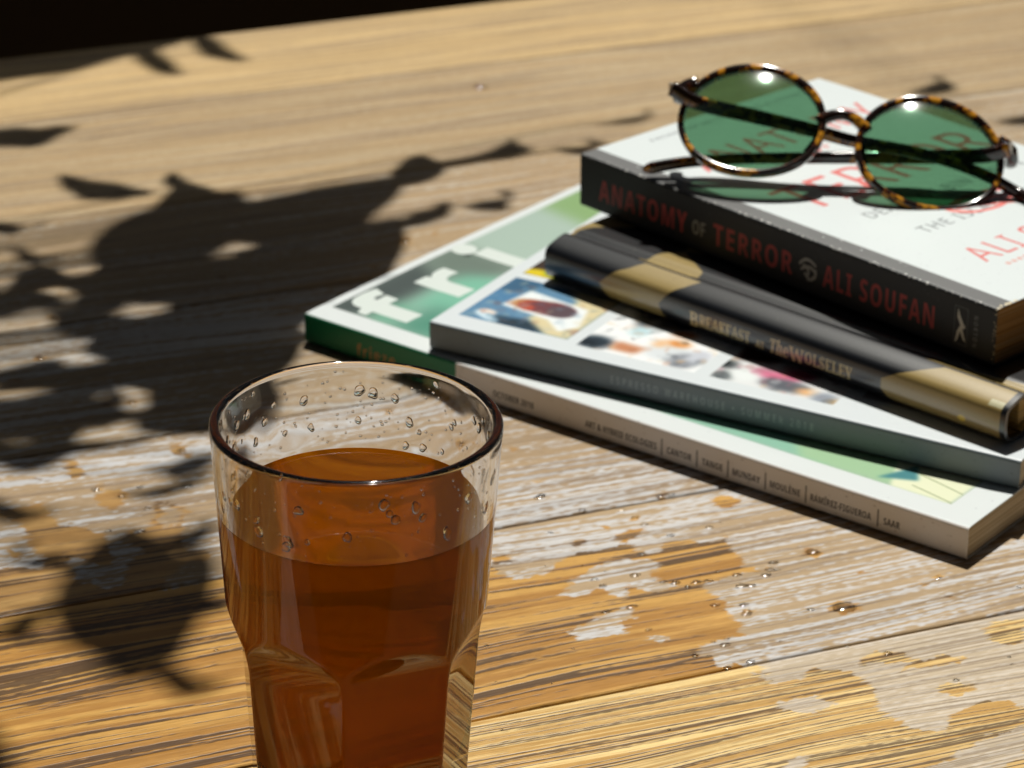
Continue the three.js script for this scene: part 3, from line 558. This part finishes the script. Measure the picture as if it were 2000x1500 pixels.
  for (const a of ARMS) {
    const c = new THREE.CatmullRomCurve3(a.map(([x, y, z]) => new THREE.Vector3(x / 1000, y / 1000, z / 1000).applyMatrix4(inv)));
    const t = mesh('temple', sweep(c.getPoints(60), (u) => { const end = Math.min(1, (1 - u) * 26 + 0.35); return [0.0016 * end, (0.0034 - 0.0010 * sstep(0.1, 0.7, u) + 0.0003 * sstep(0.75, 1, u)) * 0.9 * end]; }, false, 14, upLocal), acetate, s);
    // hinge barrel
    const h = new THREE.CylinderGeometry(0.0011, 0.0011, 0.004, 12).applyQuaternion(new THREE.Quaternion().setFromUnitVectors(new THREE.Vector3(0, 1, 0), upLocal)).translate(...c.getPoint(0).toArray());
    mesh('hinge', h, std({ color: lin(0.5, 0.46, 0.4), metalness: 1, roughness: 0.3 }), t);
  }
}

// ---------- drinking glass, drink ----------
const GX = -0.0455, GZ = -0.7373, GH = 0.122, GR = 0.0408, GB = 0.0328, FACETS = 7, LEVEL = 0.0945, FLOOR = 0.0115;
{
  const outer = (y) => GB + (GR - GB) * y / GH;
  const inR = (y) => { // round cavity with a curved floor corner
    const w = lerp(0.0046, 0.003, sstep(0.02, 0.075, y));
    const r = outer(y) - w - 0.0024 * (1 - sstep(0.045, 0.072, y));
    const k = clamp((y - FLOOR) / 0.011, 0, 1);
    return r * Math.sqrt(1 - Math.pow(1 - k, 2.2) * 1);
  };
  const glassMat = phys({ color: lin(1, 1, 1), transmission: 1, thickness: 0.003, ior: 1.5, roughness: 0.035, attenuationColor: lin(0.86, 0.94, 0.92), attenuationDistance: 0.08 });
  const NA = 7 * 48, half = Math.PI / FACETS, ARCH = 0.0668, ARCH_H = 0.0165;
  const facet = (th, y) => {
    const Ro = outer(y);
    if (y > ARCH) return Ro;
    let q = (th - R(-3.3 + 180 / FACETS)) / (2 * half); q = (q - Math.round(q)) * 2 * half; // angle from the facet's middle
    const t = clamp((ARCH - y) / ARCH_H, 0, 1), open = half * 0.95 * Math.sqrt(1 - (1 - t) * (1 - t));
    const d = Ro * (Math.cos(open) - 0.026 * sstep(0, 0.5, t)) / Math.cos(q), k = 0.0005;
    const h = clamp(0.5 + 0.5 * (Ro - d) / k, 0, 1);
    return lerp(Ro, d, h) - k * h * (1 - h);
  };
  const rows = []; // [y, radius function]
  rows.push([0.0022, () => 0.00001], [0.0021, () => 0.012], [0.0016, () => 0.02], [0.0006, (t) => facet(t, 0) * 0.8], [0.0, (t) => facet(t, 0) * 0.86], [0.0001, (t) => facet(t, 0) * 0.93], [0.0008, (t) => facet(t, 0) * 0.985]);
  for (let k = 0; k <= 90; k++) { const y = 0.002 + (0.074 - 0.002) * k / 90; rows.push([y, (t) => facet(t, y)]); }
  for (let k = 1; k <= 20; k++) { const y = 0.074 + (GH - 0.0015 - 0.074) * k / 20; rows.push([y, () => outer(y)]); }
  for (let k = 1; k <= 10; k++) { const a = Math.PI * k / 10, yc = GH - 0.0015; rows.push([yc + Math.sin(a) * 0.0015, () => outer(yc) - 0.0015 + Math.cos(a) * 0.0015]); }
  const top = inR(LEVEL);
  // the wall's inner face ends where the drink wets it: below that, glass and drink meet without air between them
  for (let k = 1; k <= 24; k++) { const y = lerp(GH - 0.0024, LEVEL + 0.0012, k / 24); rows.push([y, (t) => inR(y) + (noise(t * 4 + 3, y * 130) - 0.5) * 0.00011 * clamp(Math.min((y - LEVEL) / 0.004, (GH - y) / 0.004), 0, 1)]); }
  const revolve = (list, wob = null) => {
    const pos = [], idx = [];
    list.forEach(([y, f]) => { for (let a = 0; a < NA; a++) { const t = a / NA * Math.PI * 2, r = f(t); pos.push(Math.sin(t) * r, y + (wob ? wob(t, r, y) : 0), Math.cos(t) * r); } });
    for (let i = 0; i < list.length - 1; i++) for (let a = 0; a < NA; a++) { const A = i * NA + a, B = i * NA + (a + 1) % NA, C = A + NA, D = B + NA; idx.push(A, B, C, B, D, C); }
    return geo(pos, null, idx);
  };
  const tumbler = thing('drinking_glass', 'faceted clear tumbler half full of brown drink on the table', 'glass');
  tumbler.position.set(GX, 0.0008, GZ); tumbler.rotation.z = -R(1.2);
  mesh('glass_body', revolve(rows), glassMat, tumbler);
  // drops left on the inside wall
  const water = phys({ transmission: 1, thickness: 0.002, ior: 1.33, roughness: 0, color: lin(1, 1, 1) });
  const drops = []; seed = 21;
  for (let k = 0; k < 330; k++) {
    const th = range(0, Math.PI * 2), y = LEVEL + 0.003 + rnd() * (GH - LEVEL - 0.005), big = rnd() < 0.2, s = big ? range(0.0007, 0.0015) : range(0.00015, 0.0005);
    const g = new THREE.SphereGeometry(s, 14, 10);
    const p = g.attributes.position, o = rnd() * 99;
    for (let i = 0; i < p.count; i++) { const w = 1 + 0.7 * (noise(p.getX(i) / s * 1.2 + o, p.getY(i) / s * 1.2 + o) - 0.5); p.setXYZ(i, p.getX(i) * w * range(0.98, 1.02), p.getY(i) * w * (big ? 1.3 : 1), p.getZ(i) * 0.42); }
    g.computeVertexNormals();
    g.rotateZ(range(-0.7, 0.7)).translate(0, 0, inR(y) - s * 0.05).rotateY(th).translate(0, y, 0);
    drops.push(g);
  }
  const dm = mesh('water_drops', mergeGeometries(drops), water, tumbler); dm.userData.kind = 'stuff';
  // the drink: a cloudy body that lets light soak through it, and a clear glossy surface with a raised rim where it wets the wall
  const gap = 0, lr = [[FLOOR + gap, () => 0.00001]];
  for (let k = 19; k >= 1; k--) { const y = FLOOR + 0.011 * Math.pow(1 - k / 20, 1.8); lr.push([y + gap, () => Math.max(0.0001, inR(y) - gap)]); }
  for (let k = 0; k <= 34; k++) { const y = lerp(FLOOR + 0.0113, LEVEL + 0.0012, k / 34); lr.push([y, () => inR(y) - gap]); }
  const sr = [[0, 0.0012], [0.0002, 0.0008], [0.0005, 0.0005], [0.001, 0.0002], [0.0018, 0.00006], [0.003, 0], [0.012, 0], [0.025, 0]].map(([dr, dy]) => { const r = top - dr; return [LEVEL + dy, () => r]; });
  sr.push([LEVEL, () => 0.00001]);
  const body = revolve(lr), surface = revolve(sr), both = mergeGeometries([body, surface], true);
  const drink = mesh('brown_drink', both, [
    phys({ color: lin(0.58, 0.24, 0.012), transmission: 0.97, thickness: 0, roughness: 0.74, specularIntensity: 0 }),
    phys({ color: lin(0.8, 0.6, 0.24), transmission: 1, thickness: 0, roughness: 0.03, ior: 1.33 }),
  ]);
  drink.position.copy(tumbler.position); drink.rotation.copy(tumbler.rotation);
  drink.userData = { label: 'amber brown iced drink filling most of the faceted tumbler', category: 'drink' };
}

// ---------- beads of water on the table ----------
{
  const water = phys({ transmission: 1, thickness: 0.002, ior: 1.33, roughness: 0.08 });
  const list = []; seed = 77;
  const bead = (u, v, r, sx = 1) => { // low dome: base radius r
    const cut = range(0.42, 0.6), Rc = r / Math.sin(cut), g = new THREE.SphereGeometry(Rc, 18, 8, 0, Math.PI * 2, 0, cut);
    g.translate(0, -Rc * Math.cos(cut), 0); g.scale(sx, 1, 1);
    const p = g.attributes.position, o = rnd() * 50;
    for (let i = 0; i < p.count; i++) { const a = Math.atan2(p.getZ(i), p.getX(i)), w = 1 + 0.3 * (noise(Math.cos(a) * 1.5 + o, Math.sin(a) * 1.5 + o) - 0.5); p.setX(i, p.getX(i) * w); p.setZ(i, p.getZ(i) * w); }
    g.computeVertexNormals(); g.rotateY(range(-0.3, 0.3) + BETA);
    g.translate(u * Math.cos(BETA) + v * Math.sin(BETA), 0.00005, -u * Math.sin(BETA) + v * Math.cos(BETA)); list.push(g);
  };
  for (const [u, v] of BEADS) bead(u / 1000, v / 1000, range(0.0008, 0.0017), range(1, 1.5));
  for (const [u, v, a, c] of DROPS) if (a > 1.5) bead(u / 1000, v / 1000, Math.min(a, c) * 0.0008, clamp(a / c, 1, 1.6));
  for (let k = 0; k < 60; k++) bead(range(0.15, 0.5), range(-0.98, -0.7), range(0.0003, 0.0008));
  const m = mesh('water_beads', mergeGeometries(list), water);
  m.userData = { label: 'small glinting water beads scattered over the wooden planks', category: 'water', kind: 'stuff' };
}

// ---------- the leafy plant whose shadow falls on the table ----------
{
  const plant = thing('leafy_plant', 'broad leaved green plant leaning over the table and shading its planks', 'plant');
  const leafM = phys({ color: lin(0.05, 0.11, 0.03), roughness: 0.45, side: THREE.DoubleSide });
  const stemM = std({ color: lin(0.06, 0.05, 0.025), roughness: 0.8 });
  const hub = new THREE.Vector3(-0.55, 1.05, -1.6), stems = [];
  LEAVES.forEach(([ax, ay, az, bx, by, bz, w], i) => {
    const A = new THREE.Vector3(ax, ay, az).divideScalar(1000), B = new THREE.Vector3(bx, by, bz).divideScalar(1000);
    const D = B.clone().sub(A), len = D.length(), X = D.clone().normalize(), Z = new THREE.Vector3().crossVectors(X, new THREE.Vector3(0, 1, 0)).normalize(), Y = new THREE.Vector3().crossVectors(Z, X);
    const pos = [], idx = [], n = 22, m = 6, o = i * 3.3;
    for (let k = 0; k <= n; k++) { const t = k / n, hw = w / 2000 * Math.pow(Math.sin(Math.PI * Math.pow(t, 0.82)), 0.72) * (1 + 0.16 * (noise(t * 7 + o, o) - 0.5)) + 0.0004;
      for (let j = 0; j <= m; j++) { const q = j / m * 2 - 1; const side = q * hw + Math.sin(t * 2.2 + o) * w / 9000; const h = -Math.sin(t * Math.PI) * -0.012 + Math.abs(q) * hw * 0.25 + (noise(t * 6 + o, q * 2) - 0.5) * 0.006; const p = A.clone().addScaledVector(X, t * len).addScaledVector(Z, side).addScaledVector(Y, h); pos.push(p.x, p.y, p.z); } }
    for (let k = 0; k < n; k++) for (let j = 0; j < m; j++) { const a = k * (m + 1) + j, b = a + m + 1; idx.push(a, a + 1, b, a + 1, b + 1, b); }
    mesh('leaf', geo(pos, null, idx), leafM, plant);
    const mid = A.clone().lerp(hub, 0.5); mid.y += 0.05;
    if (A.x < 0.2) stems.push(new THREE.TubeGeometry(new THREE.CatmullRomCurve3([A, mid, hub]), 14, 0.0009, 6));
    else stems.push(new THREE.TubeGeometry(new THREE.CatmullRomCurve3([A, A.clone().addScaledVector(SUN, 0.5), A.clone().addScaledVector(SUN, 1.0), A.clone().addScaledVector(SUN, 1.5), new THREE.Vector3(0.1, 2.6, -3.2), new THREE.Vector3(-0.6, 2.2, -3.0), hub]), 40, 0.0008, 6));
  });
  stems.forEach((g) => mesh('leaf_stalk', g, stemM, plant));
  mesh('stem', new THREE.TubeGeometry(new THREE.CatmullRomCurve3([new THREE.Vector3(-0.98, -0.75, -1.75), new THREE.Vector3(-0.95, 0, -1.7), new THREE.Vector3(-0.85, 0.6, -1.75), hub]), 30, 0.008, 8), stemM, plant);
}

renderer.render(scene, camera);
